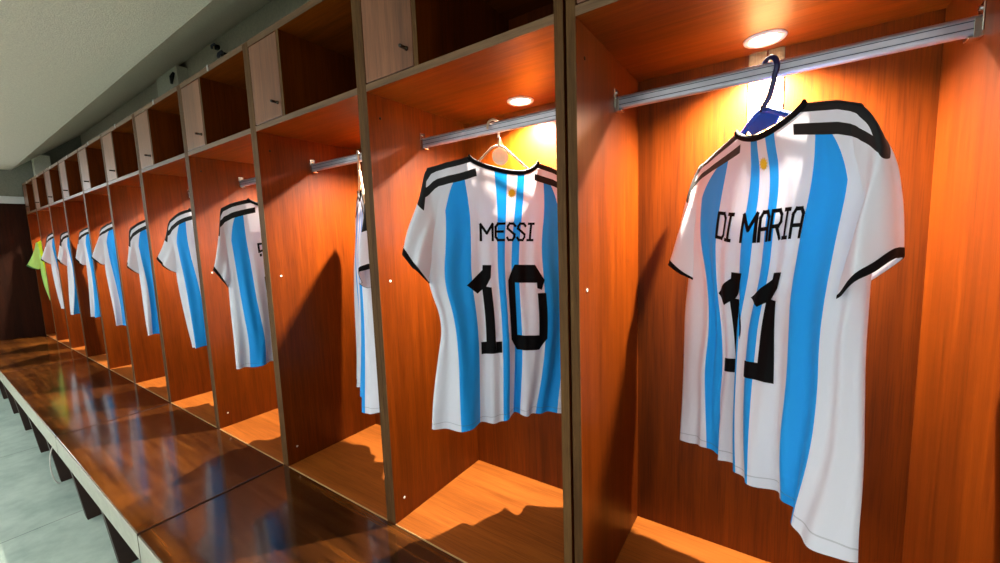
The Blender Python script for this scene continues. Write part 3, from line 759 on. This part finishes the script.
# folds of the two near jerseys (all in pattern space)
PULL = {
 'DM': (0.348, 134, [[-3,-4,-29],[28,-9,-7],[45,-19,12],[43,-24,21],[42,-17,10],[49,-7,-8],[69,-3,-11],[100,-7,2],[-15,-14,-31],[23,10,-3],[47,7,13],[60,-5,15],[67,-8,-6],[61,3,-31],[71,9,-40],[91,7,-29],[-11,-16,-27],[16,19,5],[49,22,12],[92,8,-7],[89,1,-26],[61,9,-42],[66,17,-57],[77,19,-52],[22,2,-13],[34,16,7],[42,14,13],[43,8,3],[41,9,-20],[27,17,-39],[18,23,-41],[80,11,-16],[23,8,3],[42,11,12],[35,-2,16],[16,1,2],[11,15,-24],[10,25,-38],[2,27,-31],[8,21,-8],[8,7,20],[48,13,15],[40,-3,10],[24,2,-16],[4,27,-45],[10,36,-49],[48,27,-34],[81,20,-26],[16,9,35],[35,11,15],[22,6,1],[0,12,-24],[-15,35,-54],[-6,42,-53],[17,33,-32],[20,32,-30],[27,6,33],[17,7,13],[-6,9,-1],[-31,13,-18],[-35,28,-41],[-25,38,-47],[-11,37,-32],[22,35,-25],[6,8,34],[12,11,8],[-4,12,-9],[-23,15,-24],[-40,27,-40],[-37,38,-48],[-19,36,-21],[-9,14,58],[-15,9,30],[-16,13,7],[-33,18,-10],[-60,24,-23],[-70,31,-35],[-65,37,-37],[-38,31,-9],[-5,13,52],[-28,9,22],[-46,16,6],[-68,23,-9],[-91,30,-20],[-97,34,-25],[-86,33,-20],[-51,26,0],[-2,14,27]]),
 'ME': (-0.336, 38, [[15,42,2],[25,44,21],[11,33,34],[24,10,43],[52,-9,43],[45,-18,34],[25,-20,20],[6,-18,4],[-8,16,15],[7,26,21],[-9,22,24],[11,4,30],[61,-6,29],[31,-11,23],[12,-14,14],[8,-13,-1],[-14,0,35],[8,1,19],[1,13,14],[-20,9,11],[10,6,8],[15,-2,10],[11,-8,7],[10,-10,-3],[-5,1,55],[12,-7,21],[9,5,6],[3,9,0],[15,8,1],[19,2,3],[15,-6,6],[11,-15,13],[-21,5,58],[9,-3,24],[11,1,4],[15,6,-3],[23,5,-2],[20,2,-1],[15,-2,0],[11,-6,-2],[32,-5,44],[17,-4,21],[4,0,4],[2,2,-3],[6,1,-4],[10,0,-2],[7,-3,-2],[3,-5,-2],[23,-6,27],[15,-5,15],[-5,-3,4],[-6,-4,0],[0,-4,1],[2,-4,1],[-6,-4,0],[-20,-5,0],[7,-4,13],[11,-6,8],[-8,-5,3],[3,-7,5],[11,-8,7],[2,-7,6],[-15,-6,4],[-39,-2,-3],[-3,-2,2],[-2,-3,2],[-3,-5,2],[4,-6,5],[8,-8,8],[1,-9,11],[-14,-12,18],[-32,-17,30],[-10,1,-6],[-7,-1,-3],[-2,-3,0],[3,-4,3],[4,-7,8],[-1,-10,16],[-9,-15,27],[-19,-22,43],[-14,3,-13],[-8,1,-8],[-3,0,-3],[0,-2,2],[0,-5,9],[-2,-10,19],[-4,-16,33],[-6,-23,48]]),
 'C4': (-1.54, 15, [[12,-6,9],[15,-21,16],[15,-38,20],[11,-43,18],[7,-34,11],[6,-19,2],[11,-1,-10],[19,19,-23],[-19,-13,7],[-14,-25,17],[-13,-45,24],[-13,-54,24],[-12,-47,17],[-10,-28,5],[-6,-3,-11],[-2,25,-30],[-47,-16,7],[-44,-36,18],[-41,-58,27],[-36,-69,30],[-30,-60,23],[-24,-36,8],[-22,-4,-12],[-25,29,-33],[-58,-9,11],[-61,-39,19],[-55,-66,28],[-51,-81,35],[-42,-69,27],[-32,-39,10],[-30,-3,-13],[-33,34,-39],[-41,-5,13],[-51,-33,18],[-51,-57,25],[-48,-68,29],[-40,-59,23],[-32,-34,8],[-28,-3,-12],[-28,31,-35],[-28,-5,12],[-34,-24,15],[-37,-39,18],[-36,-45,19],[-31,-40,14],[-26,-24,5],[-22,-3,-9],[-19,20,-24],[-16,-5,9],[-20,-15,10],[-22,-22,11],[-22,-25,10],[-20,-22,7],[-18,-14,2],[-15,-3,-5],[-12,10,-14],[-7,-4,6],[-9,-7,6],[-10,-9,5],[-11,-10,4],[-11,-9,3],[-10,-6,0],[-8,-2,-3],[-6,3,-6],[-1,-2,3],[-2,-2,2],[-3,-1,1],[-3,-1,1],[-4,-1,0],[-3,-1,0],[-3,-1,-1],[-2,0,-1],[4,1,0],[3,2,-1],[3,4,-1],[3,4,-2],[2,4,-1],[2,2,-1],[1,0,1],[1,-2,2],[8,4,-3],[8,6,-4],[8,8,-4],[7,8,-3],[7,7,-2],[6,5,-1],[5,1,2],[4,-3,4]]),
 'C5': (-2.26, 45, [[-3,-42,-4],[-10,-18,-4],[-16,2,-3],[-14,12,-3],[-3,12,-3],[15,7,-2],[40,0,-1],[69,-9,-1],[-18,-35,5],[-17,-31,3],[-14,-20,0],[-11,-5,-2],[-3,1,-2],[9,3,-2],[25,1,-2],[46,-2,-2],[-35,-20,14],[-27,-37,10],[-15,-41,5],[-8,-22,1],[-3,-9,-1],[3,-2,-2],[9,2,-3],[14,6,-4],[-41,2,19],[-39,-22,16],[-21,-35,9],[-9,-27,3],[-3,-15,0],[-1,-6,-1],[-1,1,-2],[-4,8,-2],[-19,7,14],[-28,-9,13],[-20,-20,9],[-11,-21,4],[-5,-15,1],[-4,-8,0],[-6,-1,-1],[-10,6,-1],[-8,8,10],[-14,-2,9],[-14,-9,7],[-10,-12,4],[-6,-11,2],[-5,-7,0],[-7,-2,0],[-9,3,-1],[-2,6,5],[-5,2,5],[-7,-3,4],[-7,-5,3],[-6,-6,2],[-5,-5,1],[-6,-2,0],[-7,1,0],[2,4,2],[0,2,2],[-2,1,2],[-3,-1,2],[-4,-2,1],[-4,-3,1],[-4,-2,0],[-5,-1,0],[3,3,0],[2,2,0],[0,2,1],[-1,1,1],[-2,0,1],[-2,-1,1],[-2,-1,0],[-3,-1,0],[3,1,-1],[3,2,-1],[2,2,-1],[1,2,0],[0,1,0],[0,1,0],[-1,0,0],[-1,-1,0],[4,0,-2],[3,1,-2],[3,2,-1],[2,2,-1],[2,2,0],[1,2,0],[1,1,0],[1,-1,0]]),
 'C6': (-2.93, 38, [[-2,-54,-2],[16,-43,-4],[30,-33,-5],[33,-24,-5],[31,-15,-4],[32,-9,-3],[38,-5,-3],[50,-1,-2],[-19,-50,4],[-3,-47,2],[11,-41,0],[17,-30,-2],[18,-18,-2],[18,-8,-2],[21,-1,-3],[27,5,-4],[-33,-39,9],[-17,-46,6],[-5,-46,4],[4,-33,1],[7,-19,-1],[6,-8,-2],[2,3,-3],[-2,13,-5],[-38,-19,13],[-23,-32,9],[-11,-36,5],[-3,-29,2],[0,-18,0],[-3,-7,-1],[-13,3,-2],[-27,14,-3],[-33,-5,13],[-21,-16,9],[-12,-22,5],[-6,-20,2],[-5,-13,1],[-9,-6,0],[-18,2,-1],[-32,10,-1],[-23,2,10],[-16,-5,7],[-10,-10,4],[-7,-11,2],[-6,-8,1],[-10,-4,0],[-17,1,0],[-26,6,0],[-13,4,6],[-10,0,5],[-7,-2,3],[-6,-4,2],[-6,-4,1],[-9,-2,0],[-13,0,0],[-18,3,0],[-6,4,3],[-5,3,2],[-4,1,2],[-4,0,1],[-5,-1,1],[-6,-1,0],[-8,0,0],[-10,1,0],[-1,4,1],[-1,3,1],[-2,2,1],[-2,2,0],[-3,1,0],[-3,0,0],[-4,0,0],[-4,-1,0],[2,3,-1],[1,3,0],[0,3,0],[0,2,0],[-1,2,0],[0,1,0],[0,0,0],[0,-1,0],[4,2,-2],[3,2,-1],[2,3,-1],[2,2,0],[2,2,0],[2,1,0],[3,0,0],[4,-1,0]]),
 'C7': (-3.69, 45, [[-8,-19,-6],[-5,-1,-5],[-3,14,-4],[-1,19,-2],[5,16,-1],[20,8,-3],[47,-1,-6],[81,-11,-11],[-20,-16,-1],[-15,-1,0],[-12,10,0],[-8,14,0],[-1,12,0],[10,6,-1],[24,-1,-2],[42,-9,-3],[-30,-7,5],[-22,1,4],[-16,7,2],[-11,9,1],[-4,8,0],[2,4,0],[2,0,1],[-5,-6,5],[-37,10,11],[-25,6,7],[-16,5,4],[-9,5,2],[-5,4,1],[-2,2,0],[-2,1,0],[-4,0,1],[-34,18,13],[-22,10,8],[-13,4,4],[-8,2,2],[-4,1,1],[-2,1,0],[0,2,-1],[3,3,-3],[-24,16,10],[-17,9,7],[-10,4,4],[-6,1,2],[-3,0,0],[-1,0,-1],[2,2,-2],[5,3,-4],[-15,12,7],[-11,7,5],[-7,3,3],[-4,1,1],[-2,0,0],[0,0,-1],[2,1,-2],[5,2,-4],[-7,7,4],[-6,4,3],[-4,2,2],[-2,0,1],[-1,0,0],[0,0,-1],[2,0,-2],[4,1,-2],[-2,3,2],[-2,2,1],[-1,1,1],[-1,0,0],[0,0,0],[1,0,0],[1,0,-1],[2,0,-1],[2,0,0],[1,0,0],[1,0,0],[1,0,0],[0,0,0],[0,0,0],[1,0,0],[1,0,0],[5,-3,-2],[4,-2,-1],[3,-1,-1],[2,0,0],[1,0,0],[0,0,0],[0,0,0],[-1,-1,1]]),
 'C8': (-4.41, 45, [[13,-17,-5],[24,-13,-7],[34,-10,-9],[35,-7,-9],[30,-4,-8],[29,-1,-7],[34,1,-9],[43,2,-11],[-3,-12,0],[9,-9,-3],[18,-7,-5],[21,-5,-5],[20,-2,-5],[17,0,-5],[17,2,-5],[19,4,-6],[-19,-6,5],[-5,-5,1],[5,-3,-1],[10,-2,-3],[11,-1,-3],[7,1,-3],[0,3,-2],[-11,5,0],[-30,3,9],[-14,0,4],[-3,-1,1],[3,-1,-1],[4,0,-1],[0,1,-1],[-7,4,0],[-18,7,1],[-28,6,9],[-16,3,5],[-7,1,2],[-2,0,1],[-1,0,0],[-3,1,0],[-8,4,0],[-14,6,0],[-20,6,7],[-13,3,4],[-8,2,2],[-4,1,1],[-3,1,0],[-4,1,0],[-6,3,0],[-9,4,0],[-12,4,4],[-9,3,3],[-6,2,2],[-4,1,1],[-3,1,1],[-4,1,0],[-4,2,0],[-5,3,0],[-6,3,2],[-5,2,2],[-4,1,1],[-3,1,1],[-3,1,1],[-3,1,0],[-2,1,0],[-2,1,0],[-2,1,1],[-2,1,1],[-2,1,1],[-2,1,1],[-2,0,0],[-1,0,0],[-1,0,0],[0,0,0],[1,0,0],[0,0,0],[0,0,0],[-1,0,0],[-1,0,0],[0,0,0],[0,0,0],[1,0,0],[4,-1,-1],[3,0,-1],[2,0,-1],[1,0,0],[1,0,0],[1,0,0],[1,-1,0],[2,-1,0]]),
 'C9': (-4.96, 22, [[38,-13,-4],[46,-15,-4],[52,-16,-4],[49,-14,-4],[41,-10,-3],[37,-6,-2],[40,-3,-2],[48,-1,-3],[12,-12,-2],[21,-12,-2],[29,-11,-2],[30,-9,-2],[25,-7,-2],[19,-4,-1],[17,-3,-1],[18,-1,-1],[-17,-11,0],[-2,-9,-1],[10,-7,-1],[14,-5,-1],[12,-4,-1],[4,-3,0],[-7,-2,1],[-19,-1,2],[-43,-8,2],[-18,-6,1],[-3,-4,0],[4,-2,0],[2,-2,0],[-8,-2,1],[-28,-2,3],[-57,-2,6],[-44,-5,3],[-24,-3,1],[-9,-2,0],[-2,-1,0],[-4,0,0],[-15,-1,2],[-35,-2,4],[-63,-3,6],[-33,-2,2],[-20,-1,1],[-11,0,1],[-6,0,0],[-7,0,1],[-16,0,2],[-31,-1,3],[-50,-2,5],[-21,-1,1],[-14,0,1],[-9,0,1],[-7,0,0],[-8,0,1],[-13,0,1],[-22,-1,2],[-32,-1,3],[-10,0,1],[-8,0,1],[-6,0,0],[-6,0,0],[-7,0,1],[-9,0,1],[-13,0,1],[-17,-1,2],[-3,1,0],[-3,1,0],[-3,0,0],[-4,0,0],[-4,0,0],[-5,0,0],[-6,0,1],[-6,0,1],[1,1,0],[0,1,0],[-1,0,0],[-1,0,0],[-1,0,0],[-1,0,0],[0,0,0],[2,0,0],[5,1,0],[4,0,0],[2,0,0],[2,0,0],[2,0,0],[3,0,0],[6,0,-1],[8,0,-1]]),
 'C10': (-5.59, 30, [[21,-20,-6],[13,-10,-4],[8,-1,-3],[6,5,-2],[6,8,-2],[8,9,-2],[10,10,-4],[10,12,-5],[-2,-17,-2],[-1,-7,-2],[1,2,-2],[4,8,-2],[8,8,-2],[13,7,-3],[22,6,-4],[33,5,-6],[-29,-11,3],[-16,-2,1],[-6,4,0],[2,8,-1],[8,7,-2],[17,5,-3],[31,2,-4],[51,-2,-6],[-56,0,8],[-29,2,4],[-11,4,1],[0,5,-1],[8,5,-2],[17,3,-2],[30,0,-3],[46,-4,-5],[-56,5,9],[-32,4,5],[-14,4,2],[-2,3,0],[7,2,-1],[15,1,-2],[24,-1,-3],[34,-4,-3],[-42,6,7],[-26,4,4],[-13,3,2],[-3,2,0],[5,1,-1],[11,0,-1],[16,-2,-2],[22,-3,-2],[-27,5,4],[-18,3,3],[-10,2,2],[-3,1,0],[2,0,0],[6,-1,-1],[9,-1,-1],[12,-2,-1],[-14,3,2],[-10,2,2],[-6,1,1],[-2,0,0],[1,0,0],[3,-1,0],[4,-1,0],[5,-1,0],[-5,2,1],[-4,1,1],[-3,0,1],[-1,0,0],[0,0,0],[0,-1,0],[1,-1,0],[1,-1,0],[2,0,0],[1,0,0],[0,0,0],[0,0,0],[-1,0,0],[-1,0,0],[-2,0,0],[-3,0,0],[8,-1,-1],[6,-1,-1],[3,-1,0],[1,0,0],[-1,0,0],[-3,0,0],[-4,0,0],[-5,0,1]]),
 'C11': (-6.32, 38, [[2,-53,4],[-17,-67,10],[-31,-76,15],[-26,-71,13],[-9,-51,6],[12,-21,-3],[35,14,-15],[59,51,-29],[-12,-59,4],[-12,-65,7],[-7,-71,8],[2,-66,7],[8,-45,3],[17,-17,-4],[32,14,-14],[50,46,-25],[-32,-65,6],[-14,-60,5],[4,-58,4],[16,-52,2],[18,-34,0],[20,-12,-5],[27,11,-11],[36,35,-18],[-53,-63,9],[-20,-51,5],[3,-41,2],[15,-33,0],[19,-21,-2],[19,-8,-4],[20,7,-7],[23,22,-11],[-50,-49,8],[-22,-37,4],[-1,-26,1],[10,-18,-1],[15,-11,-2],[15,-3,-3],[14,4,-4],[13,12,-6],[-36,-32,6],[-18,-22,3],[-4,-14,1],[5,-8,-1],[9,-4,-2],[10,-1,-2],[9,2,-2],[6,5,-2],[-21,-17,3],[-12,-11,2],[-5,-6,0],[1,-3,-1],[4,0,-1],[5,1,-1],[4,1,-1],[3,1,0],[-10,-6,1],[-7,-4,1],[-4,-1,0],[-1,0,0],[1,1,0],[2,1,0],[1,0,0],[1,0,1],[-3,1,0],[-3,1,0],[-2,2,0],[-1,2,0],[-1,2,0],[0,1,0],[0,0,0],[-1,-1,1],[2,5,-1],[1,4,0],[0,3,0],[-1,2,0],[-2,2,0],[-2,1,0],[-2,0,1],[-2,-1,1],[6,8,-1],[4,6,-1],[1,4,0],[-1,3,0],[-2,1,0],[-3,0,1],[-3,-1,1],[-3,-2,1]]),
 'C3': (-0.98, 124, [[4,-22,14],[32,-34,32],[56,-46,50],[72,-52,61],[78,-52,61],[76,-44,53],[70,-33,42],[63,-21,32],[2,-19,11],[39,-37,21],[74,-55,33],[100,-68,46],[102,-66,44],[91,-52,37],[80,-37,33],[75,-23,33],[3,-15,6],[44,-37,10],[85,-59,14],[116,-77,18],[117,-73,19],[99,-56,20],[85,-38,22],[80,-23,29],[8,-11,0],[45,-33,0],[82,-55,-3],[114,-73,-6],[114,-69,-3],[96,-53,4],[80,-35,10],[69,-20,16],[10,-10,-3],[39,-28,-6],[66,-45,-11],[87,-55,-13],[91,-54,-11],[83,-44,-4],[72,-31,2],[61,-17,8],[6,-14,-3],[29,-26,-8],[49,-36,-12],[63,-41,-14],[70,-41,-12],[71,-35,-7],[67,-26,-1],[63,-16,6],[-4,-21,-2],[18,-28,-7],[37,-33,-10],[52,-36,-12],[60,-34,-10],[65,-30,-6],[68,-24,0],[73,-17,7],[-20,-33,-3],[7,-34,-4],[32,-36,-6],[52,-38,-8],[60,-34,-7],[63,-27,-3],[71,-22,3],[85,-18,11],[-36,-45,-5],[-3,-39,-1],[27,-38,1],[52,-40,-1],[58,-34,-2],[58,-25,0],[66,-19,5],[83,-15,12],[-40,-48,-5],[-10,-40,3],[17,-36,8],[37,-33,8],[45,-27,5],[46,-19,5],[48,-13,6],[52,-7,8],[-38,-45,-2],[-16,-38,6],[4,-31,12],[19,-24,14],[27,-18,12],[29,-12,9],[26,-6,6],[19,1,3]]),
}
#PULLDATA
def fold_near(s, t, v, front):
    k = smooth(v, .30, 1.0); o = 0
    if s < -.045: o += smooth(v, .12, 1.0)*.34*abs(s+.045)
    else: o += k*.055*smooth(s, -.045, -.014)*(1-smooth(s, .04, .26)*.75)
    return o - k*.018*math.exp(-((s-.085)/.018)**2)
def fold_near_x(s, t, v):
    if s < -.045: return 0
    return -smooth(v, .30, .62)*.029*smooth(s, -.045, -.014)*(1-smooth(s, 0, .16))
def fold_ten(s, t, v, front):
    k = smooth(v, .3, 1.0)
    return -k*.022*math.exp(-((s-.028)/.014)**2) + k*.014*math.exp(-((s+.16)/.03)**2)

def pulled(key, **cfg):
    cfg['pull'] = PULL[key][2]; return cfg
J1, j1 = build_jersey('football_jersey', (.348, .240, 1.25), PULL['DM'][1], pulled('DM', cx=-.006, ph=1, wave=.0045, fold=fold_near, foldx=fold_near_x, hw=.005, thick=.030, wide=.10,
    slv={-1: dict(ex=-.012, drop=.01, dep=.02), 1: dict(own=True, ex=-.055, drop=.03, bd=1.3, dep=-.005, round=.045, low=.022, shear=.0)},
    print=[('name', 'DI MARIA', -.117, .117, -.352, .053), ('one', -.065, -.690, .268), ('one', .047, -.692, .268), ('crest', 0, -.205, .0155)]),
    'light blue and white jersey with black lettering DI MARIA and number 11 at far right')
build_hanger((.348, .240, 1.25), 138, 'blue', 'blue plastic hanger holding the number 11 jersey', 0)
J2, j2 = build_jersey('football_jersey', (-.336, .220, 1.262), PULL['ME'][1], pulled('ME', cx=.016, ph=4, wave=.0055, fold=fold_ten, hw=.009, thick=.030, wide=.02,
    slv={-1: dict(ex=.0, drop=.0, round=.036, low=.03), 1: dict(ex=-.01, drop=.02)},
    print=[('name', 'MESSI', -.090, .086, -.345, .050), ('one', -.092, -.690, .268, .84, .016, .022), ('zero', -.002, -.688, .268, .122), ('crest', 0, -.205, .0155)]),
    'light blue and white jersey with black lettering MESSI and number 10')
build_hanger((-.336, .220, 1.25), 36, 'wire', 'thin beige hanger with a round paper tag, holding the number 10 jersey', .026)
FAR = [  # key, options, label, hanger style, which
 ('C3', dict(ph=2, hw=.004, slv={-1: dict(own=True, ex=-.075, drop=.0, dep=-.03, round=.025)}), 'striped jersey seen edge-on, black cuff showing, beside the number 10 bay', 'peach', 'edge-on jersey'),
 ('C4', dict(ph=3, print=[('name', 'P', -.082, -.050, -.318, .042), ('five', -.076, -.655, .255)]), 'striped jersey on a black hanger, first letter of its name just visible', 'black', 'jersey with one letter showing'),
 ('C5', dict(ph=4), 'striped jersey in the fifth bay from the right, black cuff ring at its sleeve', 'black', 'fifth jersey from the right'),
 ('C6', dict(ph=5), 'striped jersey in the sixth bay from the right with curled white sleeve', 'wire', 'sixth jersey from the right'),
 ('C7', dict(ph=6), 'striped jersey in the seventh bay from the right, hem swung to the right', 'black', 'seventh jersey from the right'),
 ('C8', dict(ph=7), 'narrow-looking striped jersey in the eighth bay from the right', 'wire', 'eighth jersey from the right'),
 ('C9', dict(ph=8), 'striped jersey with pale blue hem corner, ninth bay from the right', 'black', 'ninth jersey from the right'),
 ('C10', dict(ph=9), 'striped jersey nearest the green one, its hem slanting to a point', 'wire', 'tenth jersey from the right'),
 ('C11', dict(ph=10), 'yellow-green goalkeeper jersey in the last bay by the dark wall', 'black', 'green jersey at the far end')]
for key, cfg, lab, hs, where in FAR:
    x, th, _ = PULL[key]; hk = (x, .22, 1.25); green = key == 'C11'
    build_jersey('goalkeeper_jersey' if green else 'football_jersey', hk, th, pulled(key, **cfg), lab, 'green' if green else 'jersey')
    build_hanger(hk, th, hs, {'peach': 'peach coloured', 'black': 'black', 'wire': 'thin beige'}[hs]+' hanger holding the '+where)

# ------------------------------------------------------------------ room lamps and camera
def ceiling_lamp(x, y, e, lab):
    L = empty('ceiling_lamp', (x, y, 1.60), label=lab, cat='ceiling lamp', group='ceiling lamps over the aisle')
    box('housing', -.6, .6, -.07, .07, .0, .03, M['whiteplastic'], L, .004)
    for q in (-.5, .5):
        bm = bmesh.new(); tube(bm, [(q, 0, .03), (q, 0, .24)], .004, 8); bm_obj('hanging_rod', bm, M['alu'], L)
    for up in (0, 1):  # second light faces up, added with the low hanging to brighten the ceiling
        la = bpy.data.lights.new('ceiling_lamp_light', 'AREA'); la.shape = 'RECTANGLE'; la.size = 1.15; la.size_y = .13; la.energy = e*(1.15 if up else 1); la.color = (.96, .98, 1)
        lo = bpy.data.objects.new('ceiling_lamp_light', la); C.objects.link(lo); lo.location = (x, y, 1.635 if up else 1.595)
        if up: lo.rotation_euler = (PI, 0, 0)
ceiling_lamp(-1.1, -2.5, 28, 'white hanging lamp over the aisle behind the viewer')
ceiling_lamp(-3.9, -2.5, 28, 'white hanging lamp over the middle of the aisle')
ceiling_lamp(1.5, -2.5, 20, 'white hanging lamp over the near end of the aisle')
# unseen glowing panel added on the far wall, mirrored by the cupboard doors
def glow():
    w = NT('glow_panel_face'); w.set(Base_Color=(.9, .95, 1, 1), Emission_Color=(.86, .95, 1, 1), Emission_Strength=6.5, Roughness=.3); return w.m
wn = struct(box('added_glow_panel_1', XW, XW+.012, -2.9, -.75, 1.0, 1.72, glow()))
box('glow_panel_frame', XW, XW+.03, -2.96, -2.9, .94, 1.78, M['whiteplastic'], wn); box('glow_panel_frame', XW, XW+.03, -.75, -.69, .94, 1.78, M['whiteplastic'], wn)
box('glow_panel_frame', XW, XW+.03, -2.9, -.75, .94, 1.0, M['whiteplastic'], wn); box('glow_panel_frame', XW, XW+.03, -2.9, -.75, 1.72, 1.78, M['whiteplastic'], wn)
wd = bpy.data.worlds.new('World'); bpy.context.scene.world = wd; wd.use_nodes = True
wd.node_tree.nodes['Background'].inputs[0].default_value = (.80, .88, .95, 1); wd.node_tree.nodes['Background'].inputs[1].default_value = .93

cam = bpy.data.cameras.new('camera'); co = bpy.data.objects.new('camera', cam); C.objects.link(co)
CP = Vector((.37272, -.80867, .92558)); yaw, pitch, roll = -.60131172, -.10910484, -.03531948
fwd = Vector((math.sin(yaw)*math.cos(pitch), math.cos(yaw)*math.cos(pitch), math.sin(pitch)))
r0 = Vector((math.cos(yaw), -math.sin(yaw), 0)); u0 = r0.cross(fwd)
r = r0*math.cos(roll)+u0*math.sin(roll); u = -r0*math.sin(roll)+u0*math.cos(roll)
co.matrix_world = Matrix(((r.x, u.x, -fwd.x, CP.x), (r.y, u.y, -fwd.y, CP.y), (r.z, u.z, -fwd.z, CP.z), (0, 0, 0, 1)))
cam.sensor_width = 36; cam.lens = 404.48*36/1000; cam.clip_start = .02
sc = bpy.context.scene; sc.camera = co
vs = sc.view_settings; vs.view_transform = 'Standard'; vs.look = 'None'; vs.gamma = 1; vs.use_curve_mapping = False; vs.exposure = 0
